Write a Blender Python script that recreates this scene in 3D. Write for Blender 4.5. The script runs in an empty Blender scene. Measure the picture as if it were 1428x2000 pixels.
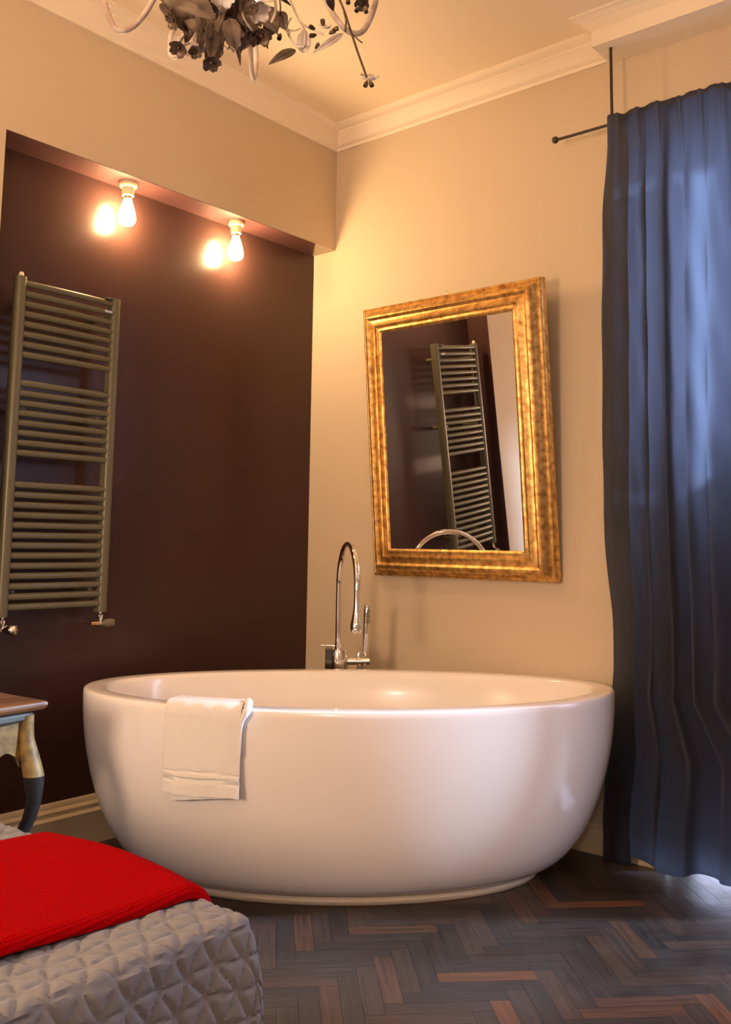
import bpy, bmesh, math, random
from mathutils import Vector, Matrix
from math import sin, cos, pi, radians, sqrt, exp, atan2
S = bpy.context.scene
C = S.collection
random.seed(7)

# ------------------------------------------------------------------ camera
YAW, PITCH, ROLL = .6922, .1197, .0137
CAM = Vector((-2.9862, -2.6604, 1.0))
F = Vector((cos(YAW) * cos(PITCH), sin(YAW) * cos(PITCH), sin(PITCH)))
R0 = F.cross(Vector((0, 0, 1))).normalized(); U0 = R0.cross(F)
R = cos(ROLL) * R0 + sin(ROLL) * U0
U = -sin(ROLL) * R0 + cos(ROLL) * U0
cd = bpy.data.cameras.new('camera'); cam = bpy.data.objects.new('camera', cd); C.objects.link(cam)
m = Matrix((R, U, -F)).transposed().to_4x4(); m.translation = CAM
cam.matrix_world = m
cd.sensor_fit = 'AUTO'; cd.sensor_width = 36; cd.lens = 1844.7 / 2000 * 36
cd.shift_y = -161.9 / 2000; cd.clip_start = .05
S.camera = cam

def at(px, py, Z):
    """point seen at that place of the frame, Z metres deep"""
    return CAM + (F + R * ((px - 714) / 1844.7) - U * ((py - 838.1) / 1844.7)) * Z

# ------------------------------------------------------------------ light
S.view_settings.view_transform = 'Standard'; S.view_settings.look = 'None'
S.view_settings.gamma = 1; S.view_settings.exposure = 0.0
SKY = 8.2
SUN, SUN_C = 8.0, (.52, .70, 1)
w = bpy.data.worlds.new('sky'); S.world = w; w.use_nodes = True
wt = w.node_tree; bg = wt.nodes['Background']
bg.inputs['Strength'].default_value = SKY
wtc = wt.nodes.new('ShaderNodeTexCoord'); wsx = wt.nodes.new('ShaderNodeSeparateXYZ'); wcr = wt.nodes.new('ShaderNodeValToRGB')
wt.links.new(wtc.outputs['Generated'], wsx.inputs[0]); wt.links.new(wsx.outputs['Z'], wcr.inputs[0]); wt.links.new(wcr.outputs[0], bg.inputs['Color'])
wcr.color_ramp.elements[0].position = .0; wcr.color_ramp.elements[0].color = (.03, .035, .045, 1)      # street and houses below, sky above
wcr.color_ramp.elements[1].position = .35; wcr.color_ramp.elements[1].color = (.65, .70, 1, 1)

sd = bpy.data.lights.new('sun', 'SUN'); sd.energy = SUN; sd.angle = radians(6); sd.color = SUN_C
so = bpy.data.objects.new('sun', sd); C.objects.link(so)
sdir = Vector((-.66, .74, -.36)).normalized()
so.rotation_euler = sdir.to_track_quat('-Z', 'Y').to_euler()

pd = bpy.data.lights.new('window_portal', 'AREA'); pd.shape = 'RECTANGLE'; pd.size = 1.3; pd.size_y = 2.3
pd.cycles.is_portal = True
po = bpy.data.objects.new('window_portal', pd); C.objects.link(po)
po.location = (.17, -2.28, 1.2); po.rotation_euler = (0, radians(90), 0); po.rotation_euler = Vector((-1, 0, 0)).to_track_quat('-Z', 'Y').to_euler()

WARM = (1.0, .60, .27)
LAMP_A, LAMP_A_C = 38, (1, .82, .70)
LAMP_B, LAMP_B_C = 150, (1, .71, .48)
for nm_, p_, c_, r_, l_ in (('room_lamp', LAMP_A, LAMP_A_C, .16, (-3.75, -3.1, 1.75)), ('warm_fill', LAMP_B, LAMP_B_C, .30, (-4.05, -1.15, 1.2))):
    ld = bpy.data.lights.new(nm_, 'POINT'); ld.energy = p_; ld.color = c_; ld.shadow_soft_size = r_   # unseen lamps behind the camera; the one by the bed is added warm fill
    lo_ = bpy.data.objects.new(nm_, ld); C.objects.link(lo_); lo_.location = l_
BULB_C = (1.0, .65, .31)
BULB_W = 275.0        # radiance of the niche bulbs
CH_W = 4.0           # watts shared by the chandelier bulbs
HC = 2.80             # ceiling height

# ------------------------------------------------------------------ materials
def mat(name, col, rough=.5, metal=0, spec=.5, coat=0, emis=None, es=0, trans=0, sheen=0):
    x = bpy.data.materials.new(name); x.use_nodes = True
    b = x.node_tree.nodes['Principled BSDF']
    b.inputs['Base Color'].default_value = (*col, 1); b.inputs['Roughness'].default_value = rough
    b.inputs['Metallic'].default_value = metal; b.inputs['Specular IOR Level'].default_value = spec
    b.inputs['Coat Weight'].default_value = coat; b.inputs['Transmission Weight'].default_value = trans
    b.inputs['Sheen Weight'].default_value = sheen
    if emis:
        b.inputs['Emission Color'].default_value = (*emis, 1); b.inputs['Emission Strength'].default_value = es
    return x

def nd(x, t, **k):
    n = x.node_tree.nodes.new(t)
    for a, v in k.items():
        if a in n.inputs: n.inputs[a].default_value = v
        else: setattr(n, a, v)
    return n

def lk(x, a, b): x.node_tree.links.new(a, b)

def noise_col(x, c1, c2, scale, lo=.35, hi=.65, stretch=(1, 1, 1), coord='Object', detail=4, rough_rng=None):
    b = x.node_tree.nodes['Principled BSDF']
    tc = nd(x, 'ShaderNodeTexCoord'); mp = nd(x, 'ShaderNodeMapping'); mp.inputs['Scale'].default_value = stretch
    nz = nd(x, 'ShaderNodeTexNoise'); nz.inputs['Scale'].default_value = scale; nz.inputs['Detail'].default_value = detail
    cr = nd(x, 'ShaderNodeValToRGB'); cr.color_ramp.elements[0].position = lo; cr.color_ramp.elements[1].position = hi
    cr.color_ramp.elements[0].color = (*c1, 1); cr.color_ramp.elements[1].color = (*c2, 1)
    lk(x, tc.outputs[coord], mp.inputs[0]); lk(x, mp.outputs[0], nz.inputs['Vector']); lk(x, nz.outputs['Fac'], cr.inputs[0])
    lk(x, cr.outputs[0], b.inputs['Base Color'])
    if rough_rng:
        mr = nd(x, 'ShaderNodeMapRange'); mr.inputs[3].default_value = rough_rng[0]; mr.inputs[4].default_value = rough_rng[1]
        lk(x, nz.outputs['Fac'], mr.inputs[0]); lk(x, mr.outputs[0], b.inputs['Roughness'])
    return nz

def bump(x, scale, strength, dist=.002, stretch=(1, 1, 1), detail=3, coord='Object', kind='ShaderNodeTexNoise'):
    b = x.node_tree.nodes['Principled BSDF']
    tc = nd(x, 'ShaderNodeTexCoord'); mp = nd(x, 'ShaderNodeMapping'); mp.inputs['Scale'].default_value = stretch
    nz = nd(x, kind); nz.inputs['Scale'].default_value = scale
    if 'Detail' in nz.inputs: nz.inputs['Detail'].default_value = detail
    bp = nd(x, 'ShaderNodeBump'); bp.inputs['Strength'].default_value = strength; bp.inputs['Distance'].default_value = dist
    lk(x, tc.outputs[coord], mp.inputs[0]); lk(x, mp.outputs[0], nz.inputs['Vector'])
    lk(x, nz.outputs[0], bp.inputs['Height']); lk(x, bp.outputs[0], b.inputs['Normal'])

M = {}
M['beige'] = mat('beige_paint', (.61, .50, .37), .62, spec=.3); bump(M['beige'], 260, .12, .001)
M['plum'] = mat('plum_paint', (.058, .027, .023), .26, spec=.28); bump(M['plum'], 180, .10, .001)
M['ceiling'] = mat('ceiling_paint', (.93, .80, .62), .8, spec=.2)
M['plaster'] = mat('cornice_plaster', (.88, .77, .63), .6, spec=.3)
M['base'] = mat('baseboard_paint', (.66, .55, .38), .42); bump(M['base'], 60, .1, .001)
M['dullwall'] = mat('far_room_paint', (.40, .31, .22), .8)
M['tub'] = mat('glossy_white_acrylic', (.90, .85, .82), .16, spec=.5, coat=.3)
M['tubbase'] = mat('white_plinth', (.78, .68, .54), .3)
M['towel'] = mat('white_terry', (.90, .87, .84), .95, spec=.1, sheen=.3); bump(M['towel'], 420, .9, .003)
M['chrome'] = mat('chrome', (.86, .85, .84), .06, 1)
M['chromed'] = mat('dark_chrome', (.12, .11, .10), .15, 1)
M['glassm'] = mat('mirror_silver', (.80, .80, .82), .015, 1)
M['gold'] = mat('old_gilding', (.8, .5, .2), .36, .85)
noise_col(M['gold'], (.40, .19, .05), (.84, .54, .19), 45, .30, .62, (1, 1, 1), detail=8, rough_rng=(.5, .28)); bump(M['gold'], 55, .25, .003, detail=6)
M['rad'] = mat('grey_green_enamel', (.125, .115, .068), .36)
M['porc'] = mat('cream_porcelain', (.80, .68, .46), .3)
M['brass'] = mat('brass', (.75, .5, .22), .25, 1)
M['bulb'] = mat('lit_bulb_glass', (1, .9, .7), .3, emis=BULB_C, es=BULB_W)
M['candle'] = mat('lit_candle_bulb', (1, .9, .7), .3, emis=WARM, es=20 if CH_W else 0)
M['iron'] = mat('dark_iron_rod', (.055, .042, .035), .45, .3)
M['arm'] = mat('rose_white_enamel', (.66, .55, .50), .45); noise_col(M['arm'], (.42, .30, .25), (.78, .68, .63), 18, .35, .6)
M['leafd'] = mat('aged_leaf_enamel', (.3, .22, .18), .42, .1)
noise_col(M['leafd'], (.045, .028, .020), (.20, .14, .115), 22, .35, .7)
M['leafl'] = mat('pale_leaf_enamel', (.74, .66, .62), .45); noise_col(M['leafl'], (.50, .40, .34), (.82, .75, .71), 20, .3, .6)
M['flowerd'] = mat('dark_flower_enamel', (.2, .12, .08), .4, .3); noise_col(M['flowerd'], (.036, .020, .012), (.18, .115, .08), 30, .35, .7)
M['red'] = mat('red_knit', (.40, .0008, .002), .9, spec=.03, sheen=.0)
M['quilt'] = mat('silver_quilt', (.20, .20, .218), .7, spec=.25, sheen=.15); bump(M['quilt'], 700, .35, .001)
M['mattress'] = mat('mattress_ticking', (.5, .47, .44), .9)
M['bedwood'] = mat('bed_wood', (.06, .035, .02), .5)
M['tabletop'] = mat('walnut_top', (.28, .11, .035), .38); noise_col(M['tabletop'], (.06, .020, .006), (.16, .06, .016), 5, .3, .7, (1, 9, 4), rough_rng=(.42, .55))
M['tablegold'] = mat('gilded_apron', (.42, .24, .06), .55, .1); noise_col(M['tablegold'], (.08, .042, .008), (.25, .145, .032), 40, .3, .7, detail=8)
M['tabledark'] = mat('dark_table_wood', (.012, .008, .005), .6, spec=.25)
M['tablegrey'] = mat('grey_green_paint', (.07, .072, .055), .45)
M['winwood'] = mat('window_paint', (.7, .66, .6), .5)
M['label'] = mat('plate_silver', (.65, .6, .55), .3, .6)

# red knit ribs
x = M['red']; b_ = x.node_tree.nodes['Principled BSDF']
tc = nd(x, 'ShaderNodeTexCoord'); wv = nd(x, 'ShaderNodeTexWave'); wv.inputs['Scale'].default_value = 55; wv.bands_direction = 'X'; wv.inputs['Distortion'].default_value = 1.2; wv.inputs['Detail Scale'].default_value = 8
wv2 = nd(x, 'ShaderNodeTexWave'); wv2.inputs['Scale'].default_value = 80; wv2.bands_direction = 'Y'; wv2.inputs['Distortion'].default_value = 1.0
ad = nd(x, 'ShaderNodeMath', operation='ADD'); bp = nd(x, 'ShaderNodeBump'); bp.inputs['Strength'].default_value = .6; bp.inputs['Distance'].default_value = .0025
lk(x, tc.outputs['Object'], wv.inputs[0]); lk(x, tc.outputs['Object'], wv2.inputs[0]); lk(x, wv.outputs['Fac'], ad.inputs[0]); lk(x, wv2.outputs['Fac'], ad.inputs[1])
lk(x, ad.outputs[0], bp.inputs['Height']); lk(x, bp.outputs[0], b_.inputs['Normal'])

# floor wood: colour of each plank from a per-face number, grain along the plank
x = M['wood'] = mat('herringbone_wood', (.05, .03, .02), .34, spec=.5); b_ = x.node_tree.nodes['Principled BSDF']
at_ = nd(x, 'ShaderNodeAttribute', attribute_name='plank_tone')
cr = nd(x, 'ShaderNodeValToRGB'); e = cr.color_ramp.elements
e[0].position = 0; e[0].color = (.020, .0135, .0095, 1); e[1].position = 1; e[1].color = (.125, .043, .012, 1)
for p_, c_ in ((.5, (.034, .021, .013, 1)), (.78, (.050, .027, .015, 1)), (.93, (.078, .032, .013, 1))):
    k = e.new(p_); k.color = c_
uv = nd(x, 'ShaderNodeUVMap'); mp = nd(x, 'ShaderNodeMapping'); mp.inputs['Scale'].default_value = (5, 90, 1)
nz = nd(x, 'ShaderNodeTexNoise'); nz.inputs['Scale'].default_value = 1; nz.inputs['Detail'].default_value = 6
mr = nd(x, 'ShaderNodeMapRange'); mr.inputs[1].default_value = .3; mr.inputs[2].default_value = .7; mr.inputs[3].default_value = .55; mr.inputs[4].default_value = 1.45
mx = nd(x, 'ShaderNodeVectorMath', operation='SCALE')
lk(x, at_.outputs['Fac'], cr.inputs[0]); lk(x, uv.outputs[0], mp.inputs[0]); lk(x, mp.outputs[0], nz.inputs['Vector']); lk(x, nz.outputs['Fac'], mr.inputs[0])
lk(x, cr.outputs[0], mx.inputs[0]); lk(x, mr.outputs[0], mx.inputs['Scale']); lk(x, mx.outputs[0], b_.inputs['Base Color'])
tc = nd(x, 'ShaderNodeTexCoord'); n2 = nd(x, 'ShaderNodeTexNoise'); n2.inputs['Scale'].default_value = 3.5; n2.inputs['Detail'].default_value = 8; n2.inputs['Roughness'].default_value = .7
mr2 = nd(x, 'ShaderNodeMapRange'); mr2.inputs[1].default_value = .3; mr2.inputs[2].default_value = .7; mr2.inputs[3].default_value = .28; mr2.inputs[4].default_value = .52
lk(x, tc.outputs['Object'], n2.inputs['Vector']); lk(x, n2.outputs['Fac'], mr2.inputs[0]); lk(x, mr2.outputs[0], b_.inputs['Roughness'])
n3 = nd(x, 'ShaderNodeTexNoise'); n3.inputs['Scale'].default_value = 2.2; n3.inputs['Detail'].default_value = 9; n3.inputs['Roughness'].default_value = .75     # dusty, worn patches
mr3 = nd(x, 'ShaderNodeMapRange'); mr3.inputs[1].default_value = .38; mr3.inputs[2].default_value = .68; mr3.inputs[3].default_value = .0; mr3.inputs[4].default_value = .06
lk(x, tc.outputs['Object'], n3.inputs['Vector']); lk(x, n3.outputs['Fac'], mr3.inputs[0]); lk(x, mr3.outputs[0], b_.inputs['Sheen Weight'])
bp = nd(x, 'ShaderNodeBump'); bp.inputs['Strength'].default_value = .35; bp.inputs['Distance'].default_value = .0015
lk(x, nz.outputs['Fac'], bp.inputs['Height']); lk(x, bp.outputs[0], b_.inputs['Normal'])

# curtain: dark blue cloth; the daylight let through it stands in for lens haze
x = M['curtain'] = bpy.data.materials.new('navy_velvet'); x.use_nodes = True; nt = x.node_tree
b_ = nt.nodes['Principled BSDF']; b_.inputs['Base Color'].default_value = (.006, .006, .009, 1); b_.inputs['Roughness'].default_value = .8; b_.inputs['Specular IOR Level'].default_value = .2; b_.inputs['Sheen Weight'].default_value = .0
b_.inputs['Sheen Tint'].default_value = (.6, .65, .9, 1)
tr = nd(x, 'ShaderNodeBsdfTranslucent'); tr.inputs['Color'].default_value = (.31, .34, .405, 1)
ads = nd(x, 'ShaderNodeAddShader'); out = nt.nodes['Material Output']
lk(x, b_.outputs[0], ads.inputs[0]); lk(x, tr.outputs[0], ads.inputs[1]); lk(x, ads.outputs[0], out.inputs[0])
bump(x, 60, .3, .004, (1, 1, .25), detail=6)

x = M['pane'] = bpy.data.materials.new('clear_glass'); x.use_nodes = True
b_ = x.node_tree.nodes['Principled BSDF']; b_.inputs['Roughness'].default_value = 0; b_.inputs['Transmission Weight'].default_value = 1; b_.inputs['IOR'].default_value = 1.02

x = M['diffuser'] = bpy.data.materials.new('white_diffuser'); x.use_nodes = True; nt = x.node_tree  # for the added sheet that spreads daylight behind the curtain
tr = nd(x, 'ShaderNodeBsdfTranslucent'); tr.inputs['Color'].default_value = (.8, .8, .8, 1); lk(x, tr.outputs[0], nt.nodes['Material Output'].inputs[0])

# ------------------------------------------------------------------ helpers
def obj(name, verts, faces, material, parent=None, smooth=True, kind=None):
    me = bpy.data.meshes.new(name); me.from_pydata([tuple(v) for v in verts], [], faces)
    mats = material if isinstance(material, (list, tuple)) else [material]
    for q in mats: me.materials.append(q)
    bm = bmesh.new(); bm.from_mesh(me); bmesh.ops.recalc_face_normals(bm, faces=bm.faces); bm.to_mesh(me); bm.free()
    if smooth:
        me.shade_smooth()
        try: me.set_sharp_from_angle(angle=radians(38))
        except Exception: pass
    o = bpy.data.objects.new(name, me); C.objects.link(o)
    if parent is not None:
        o.parent = parent; root = parent
        while root.parent is not None: root = root.parent
        me.transform(Matrix.Translation(-Vector(root.location)))
    if kind: o['kind'] = kind
    return o

def thing(name, label, cat, loc, group=None):
    o = bpy.data.objects.new(name, None); C.objects.link(o); o.location = loc; o.empty_display_size = .05
    o['label'] = label; o['category'] = cat
    if group: o['group'] = group
    return o

class G:
    """geometry gatherer"""
    def __init__(s): s.v = []; s.f = []
    def add(s, v, f):
        n = len(s.v); s.v += [Vector(p) for p in v]; s.f += [[i + n for i in q] for q in f]; return s
    def box(s, a, b):
        (x0, y0, z0), (x1, y1, z1) = a, b
        return s.add([(x0, y0, z0), (x1, y0, z0), (x1, y1, z0), (x0, y1, z0), (x0, y0, z1), (x1, y0, z1), (x1, y1, z1), (x0, y1, z1)],
                     [(0, 3, 2, 1), (4, 5, 6, 7), (0, 1, 5, 4), (1, 2, 6, 5), (2, 3, 7, 6), (3, 0, 4, 7)])
    def lathe(s, prof, o=(0, 0, 0), axis=(0, 0, 1), n=24):
        o = Vector(o); a = Vector(axis).normalized(); t = a.orthogonal().normalized(); u = a.cross(t)
        v = []; f = []
        for r, h in prof:
            for i in range(n):
                q = 2 * pi * i / n; v.append(o + a * h + (t * cos(q) + u * sin(q)) * r)
        m_ = len(prof)
        for j in range(m_ - 1):
            for i in range(n):
                k = (i + 1) % n; f.append((j * n + i, j * n + k, (j + 1) * n + k, (j + 1) * n + i))
        if prof[0][0] > 1e-5: f.append(tuple(range(n))[::-1])
        if prof[-1][0] > 1e-5: f.append(tuple((m_ - 1) * n + i for i in range(n)))
        return s.add(v, f)
    def tube(s, pts, r, n=12, up=None):
        pts = [Vector(p) for p in pts]; N = len(pts)
        rr = r if isinstance(r, (list, tuple)) else [r] * N
        v = []; f = []; prev = None
        for i, p in enumerate(pts):
            t = (pts[min(i + 1, N - 1)] - pts[max(i - 1, 0)]).normalized()
            if prev is None: a = t.orthogonal().normalized() if up is None else (Vector(up) - t * t.dot(Vector(up))).normalized()
            else: a = (prev - t * prev.dot(t)).normalized()
            prev = a; b = t.cross(a)
            for k in range(n):
                q = 2 * pi * k / n; v.append(p + (a * cos(q) + b * sin(q)) * rr[i])
        for i in range(N - 1):
            for k in range(n):
                l = (k + 1) % n; f.append((i * n + k, i * n + l, (i + 1) * n + l, (i + 1) * n + k))
        f.append(tuple(range(n))[::-1]); f.append(tuple((N - 1) * n + k for k in range(n)))
        return s.add(v, f)
    def ball(s, c, r, n=12, sc=(1, 1, 1)):
        prof = [(max(1e-6, sin(pi * i / n)) * r, -cos(pi * i / n) * r) for i in range(n + 1)]
        g = G().lathe(prof, (0, 0, 0), n=n * 2); c = Vector(c)
        return s.add([c + Vector((p.x * sc[0], p.y * sc[1], p.z * sc[2])) for p in g.v], g.f)
    def grid(s, P, closed=False):
        nu = len(P); nv = len(P[0]); v = [p for row in P for p in row]
        f = [(i * nv + j, i * nv + (j + 1) % nv, (i + 1) * nv + (j + 1) % nv, (i + 1) * nv + j) for i in range(nu - 1) for j in range(nv if closed else nv - 1)]
        return s.add(v, f)
    def obj(s, name, material, parent=None, smooth=True, kind=None): return obj(name, s.v, s.f, material, parent, smooth, kind)

def cat(pts, n=8, closed=False):
    pts = [Vector(p) for p in pts]; out = []; N = len(pts)
    for i in range(N - 1):
        p0 = pts[max(i - 1, 0)]; p1 = pts[i]; p2 = pts[i + 1]; p3 = pts[min(i + 2, N - 1)]
        for k in range(n):
            t = k / n
            out.append(.5 * ((2 * p1) + (p2 - p0) * t + (2 * p0 - 5 * p1 + 4 * p2 - p3) * t * t + (3 * p1 - p0 - 3 * p2 + p3) * t ** 3))
    out.append(pts[-1]); return out

def bevel(o, wd=.004, seg=3):
    b = o.modifiers.new('bevel', 'BEVEL'); b.width = wd; b.segments = seg; b.limit_method = 'ANGLE'; b.angle_limit = radians(40)
    return o

# ------------------------------------------------------------------ room shell
XB, YF, ND, XN, LZ = -4.2, -3.9, .1258, -1.547, 2.2617
# floor of herringbone planks
W_, L_ = .0467, .2335
def make_floor():
    v = []; f = []; tone = []; uvs = []
    c45 = sqrt(.5)
    def emit(p0, q0, p1, q1, vert):
        pc, qc = (p0 + p1) / 2, (q0 + q1) / 2
        X = (pc + qc) * c45; Y = (qc - pc) * c45
        if not (XB - .1 < X < .22 and YF - .1 < Y < .24): return
        t = random.random()
        dz = -random.random() * .0003
        g = .00035; h = .0008; n = len(v); ru, rv = random.random() * 50, random.random() * 50
        def P(p, q, z): return ((p + q) * c45, (q - p) * c45, z)
        v.extend([P(p0, q0, -.006), P(p1, q0, -.006), P(p1, q1, -.006), P(p0, q1, -.006)])
        v.extend([P(p0 + g, q0 + g, dz), P(p1 - g, q0 + g, dz), P(p1 - g, q1 - g, dz), P(p0 + g, q1 - g, dz)])
        loc = [(0, 0), (1, 0), (1, 1), (0, 1)]
        def UVp(k):
            a, b = loc[k]; a, b = a * (p1 - p0), b * (q1 - q0)
            return (b + ru, a + rv) if vert else (a + ru, b + rv)
        for q in ((4, 5, 6, 7), (0, 1, 5, 4), (1, 2, 6, 5), (2, 3, 7, 6), (3, 0, 4, 7)):
            f.append([n + i for i in q]); tone.append(t if q[0] == 4 and q[1] == 5 else 0); uvs.append([UVp(i % 4) for i in q])
    # p runs along (.707,-.707), q along (.707,.707)
    off = (.031, .012)
    for j in range(-16, 17):
        for k in range(-110, 110):
            a = k * W_ + j * L_ + off[0]; b = k * W_ - j * L_ + off[1]
            if a < -2.6 or a > 6.5 and False: pass
            emit(a, b, a + L_, b + W_, False)
            emit(a + L_, b + W_ - L_, a + L_ + W_, b + W_, True)
    n = len(v)
    v.extend([(XB - .1, YF - .1, -.02), (.2, YF - .1, -.02), (.2, .22, -.02), (XB - .1, .22, -.02), (XB - .1, YF - .1, -.005), (.2, YF - .1, -.005), (.2, .22, -.005), (XB - .1, .22, -.005)])
    for q in ((0, 3, 2, 1), (4, 5, 6, 7)): f.append([n + i for i in q]); tone.append(0); uvs.append([(0, 0)] * 4)
    me = bpy.data.meshes.new('floor'); me.from_pydata(v, [], f); me.materials.append(M['wood'])
    a = me.attributes.new('plank_tone', 'FLOAT', 'FACE'); a.data.foreach_set('value', tone)
    u = me.uv_layers.new(name='UVMap'); i = 0
    for q in uvs:
        for c in q: u.data[i].uv = c; i += 1
    o = bpy.data.objects.new('floor', me); C.objects.link(o); o['kind'] = 'structure'
make_floor()

g = G(); g.box((XB - .1, YF - .1, HC), (.2, .25, HC + .1)); g.obj('ceiling', M['ceiling'], kind='structure', smooth=False)
# left wall: pier, lintel; niche wall behind
g = G(); g.box((XB - .1, 0, 0), (XN, .22, HC)); g.box((XN, 0, LZ), (0, .22, HC))
g.obj('wall_left', M['beige'], kind='structure', smooth=False)
g = G(); g.box((XN - .005, ND, 0), (.01, ND + .1, LZ + .01)); g.obj('wall_niche', M['plum'], kind='structure', smooth=False)
g = G(); g.add([(XN, 0, 0), (XN + .0015, 0, 0), (XN + .0015, ND, 0), (XN, ND, 0), (XN, 0, LZ), (XN + .0015, 0, LZ), (XN + .0015, ND, LZ), (XN, ND, LZ)],
      [(0, 3, 2, 1), (4, 5, 6, 7), (0, 1, 5, 4), (1, 2, 6, 5), (2, 3, 7, 6), (3, 0, 4, 7)]); g.obj('wall_niche_side', M['plum'], kind='structure', smooth=False)
# painted underside of the lintel, its paint stopping short of the right wall
t_ = .0015
g = G(); a = [(XN, .0005), (-.129, .0005), (-.012, ND), (XN, ND)]
g.add([(p[0], p[1], LZ - t_) for p in a] + [(p[0], p[1], LZ) for p in a], [(0, 1, 2, 3), (7, 6, 5, 4), (0, 1, 5, 4), (1, 2, 6, 5), (2, 3, 7, 6), (3, 0, 4, 7)])
M['soffit'] = mat('plum_soffit_paint', (.085, .034, .032), .45, spec=.4)
g.obj('trim_1', M['soffit'], kind='structure', smooth=False)
# right wall with a tall window opening
WY0, WY1, WZ0, WZ1 = -1.43, -3.0, .0, 2.36
g = G(); g.box((0, WY0, 0), (.2, .25, HC)); g.box((0, YF - .1, 0), (.2, WY1, HC)); g.box((0, WY1, WZ1), (.2, WY0, HC))
g.obj('wall_right', M['beige'], kind='structure', smooth=False)
g = G(); g.box((XB - .1, YF - .1, 0), (XB, 0, HC)); g.obj('wall_back', M['dullwall'], kind='structure', smooth=False)
g = G(); g.box((XB, YF - .1, 0), (0, YF, HC)); g.obj('wall_front', M['dullwall'], kind='structure', smooth=False)

# cornices (profile: distance from wall, height)
prof = [(0, 2.707), (.009, 2.707), (.012, 2.718), (.020, 2.722), (.028, 2.732), (.038, 2.747), (.052, 2.761), (.058, 2.765), (.058, 2.772), (.068, 2.776), (.077, 2.784), (.082, 2.788), (.082, HC), (0, HC)]
def run(path, prof_, name, material):
    """profile swept along path of (point on wall line, inward mitre direction)"""
    P = []
    for (px, py), (dx, dy) in path:
        P.append([Vector((px + dx * d, py + dy * d, z)) for d, z in prof_])
    g = G().grid(P, closed=True); n = len(prof_)
    g.f.append(list(range(n))); g.f.append([(len(P) - 1) * n + i for i in range(n)])
    return g.obj(name, material, kind='structure')
BX, BY = -.145, -1.29
run([((XB, 0), (0, -1)), ((0, 0), (-1, -1)), ((0, BY), (-1, 0))], prof, 'trim_2', M['plaster'])
# dropped cornice box above the window
prof2 = [(-.144, 2.700), (0, 2.700), (0, 2.752), (.004, 2.758), (.009, 2.761), (.020, 2.772), (.028, 2.782), (.040, 2.786), (.046, 2.792), (.056, 2.794), (.056, HC), (-.144, HC)]
P = []
for py in (0, 1):
    row = []
    for d, z in prof2:
        row.append(Vector((BX - d, (BY + max(d, -.0)) if py == 0 else YF, z)))
    P.append(row)
g = G().grid(P, closed=True)
# end face with its own return moulding
e = [Vector((BX - max(d, 0), BY + max(d, 0), z)) for d, z in prof2 if d >= 0]; e2 = [Vector((-.001, BY + max(d, 0), z)) for d, z in prof2 if d >= 0]
g.grid([e, e2])
g.obj('trim_3', M['plaster'], kind='structure')

# baseboards
bl = [(0, 0), (.022, 0), (.022, .100), (.024, .104), (.020, .110), (.014, .113), (.014, .122), (.017, .127), (.013, .133), (.009, .137), (.009, .146), (.005, .154), (0, .155)]
run([((XN, ND), (0, -1)), ((0, ND), (0, -1))], bl, 'baseboard_left', M['base'])
run([((XB, 0), (0, -1)), ((XN, 0), (0, -1))], bl, 'baseboard_left_pier', M['base'])
br = [(0, 0), (.012, 0), (.012, .072), (.009, .077), (.010, .085), (.006, .090), (0, .094)]
run([((0, ND - .022), (-1, 0)), ((0, -1.43), (-1, 0))], br, 'baseboard_right', M['base'])

# french window in the opening (mostly outside the frame)
wf = thing('window_1', '', 'window', (.1, -2.36, 0)); del wf['label'], wf['category']; wf['kind'] = 'structure'
g = G(); g.box((.07, WY0 - .05, 0), (.13, WY0, WZ1)); g.box((.07, WY1, 0), (.13, WY1 + .05, WZ1)); g.box((.07, WY1, WZ1 - .05), (.13, WY0, WZ1))
g.obj('window_frame', M['winwood'], wf, smooth=False)
g = G(); g.box((.16, -1.90, .16), (.19, WY0 - .003, 1.30)); g.obj('light_block', M['bedwood'], wf, smooth=False)  # unseen board added to keep daylight off the lower curtain
g = G(); g.box((-.068, -1.905, .16), (.16, -1.885, 1.32)); g.obj('side_light_block', M['bedwood'], wf, smooth=False)  # unseen upright added to stop low sidelight reaching the curtain back
g = G(); g.box((.150, -1.885, 1.30), (.152, WY0 - .003, WZ1 - .05)); g.obj('diffuser_panel', M['diffuser'], wf, smooth=False)  # unseen sheet added to soften sun and sky behind the upper curtain

# ------------------------------------------------------------------ bathtub
TC = Vector((-.6623, -.6967, 0)); TP = -.8142; A, B, A2, B2 = .8274, .4401, .572, .284; TH = .5487; SAG = .0072
def tub_pt(th, a, b, z):
    x, y = a * cos(th), b * sin(th); return Vector((TC.x + x * cos(TP) - y * sin(TP), TC.y + x * sin(TP) + y * cos(TP), z))
def outer(th, t):
    g_ = (1 - (1 - t) ** 1.95) ** (1 / 1.95) if t < 1 else 1
    return A2 + (A - A2) * g_, B2 + (B - B2) * g_
def tub_rimz(th): return TH + SAG * cos(th) ** 2
NT = 144
rows = []
def ring(fn): rows.append([fn(2 * pi * i / NT) for i in range(NT)])
ts = [.0, .02, .05, .09, .14, .2, .27, .35, .44, .54, .64, .74, .83, .9, .95, .975]
Z0 = .026
for t in ts:
    ring(lambda th, t=t: tub_pt(th, *outer(th, t), Z0 + (tub_rimz(th) - .006 - Z0) * t))
for k in range(1, 5):                       # rounded lip
    q = k / 4 * pi / 2
    ring(lambda th, q=q: tub_pt(th, outer(th, .99)[0] - .010 * (1 - cos(q)), outer(th, .99)[1] - .010 * (1 - cos(q)), tub_rimz(th) - .010 * (1 - sin(q))))
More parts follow.
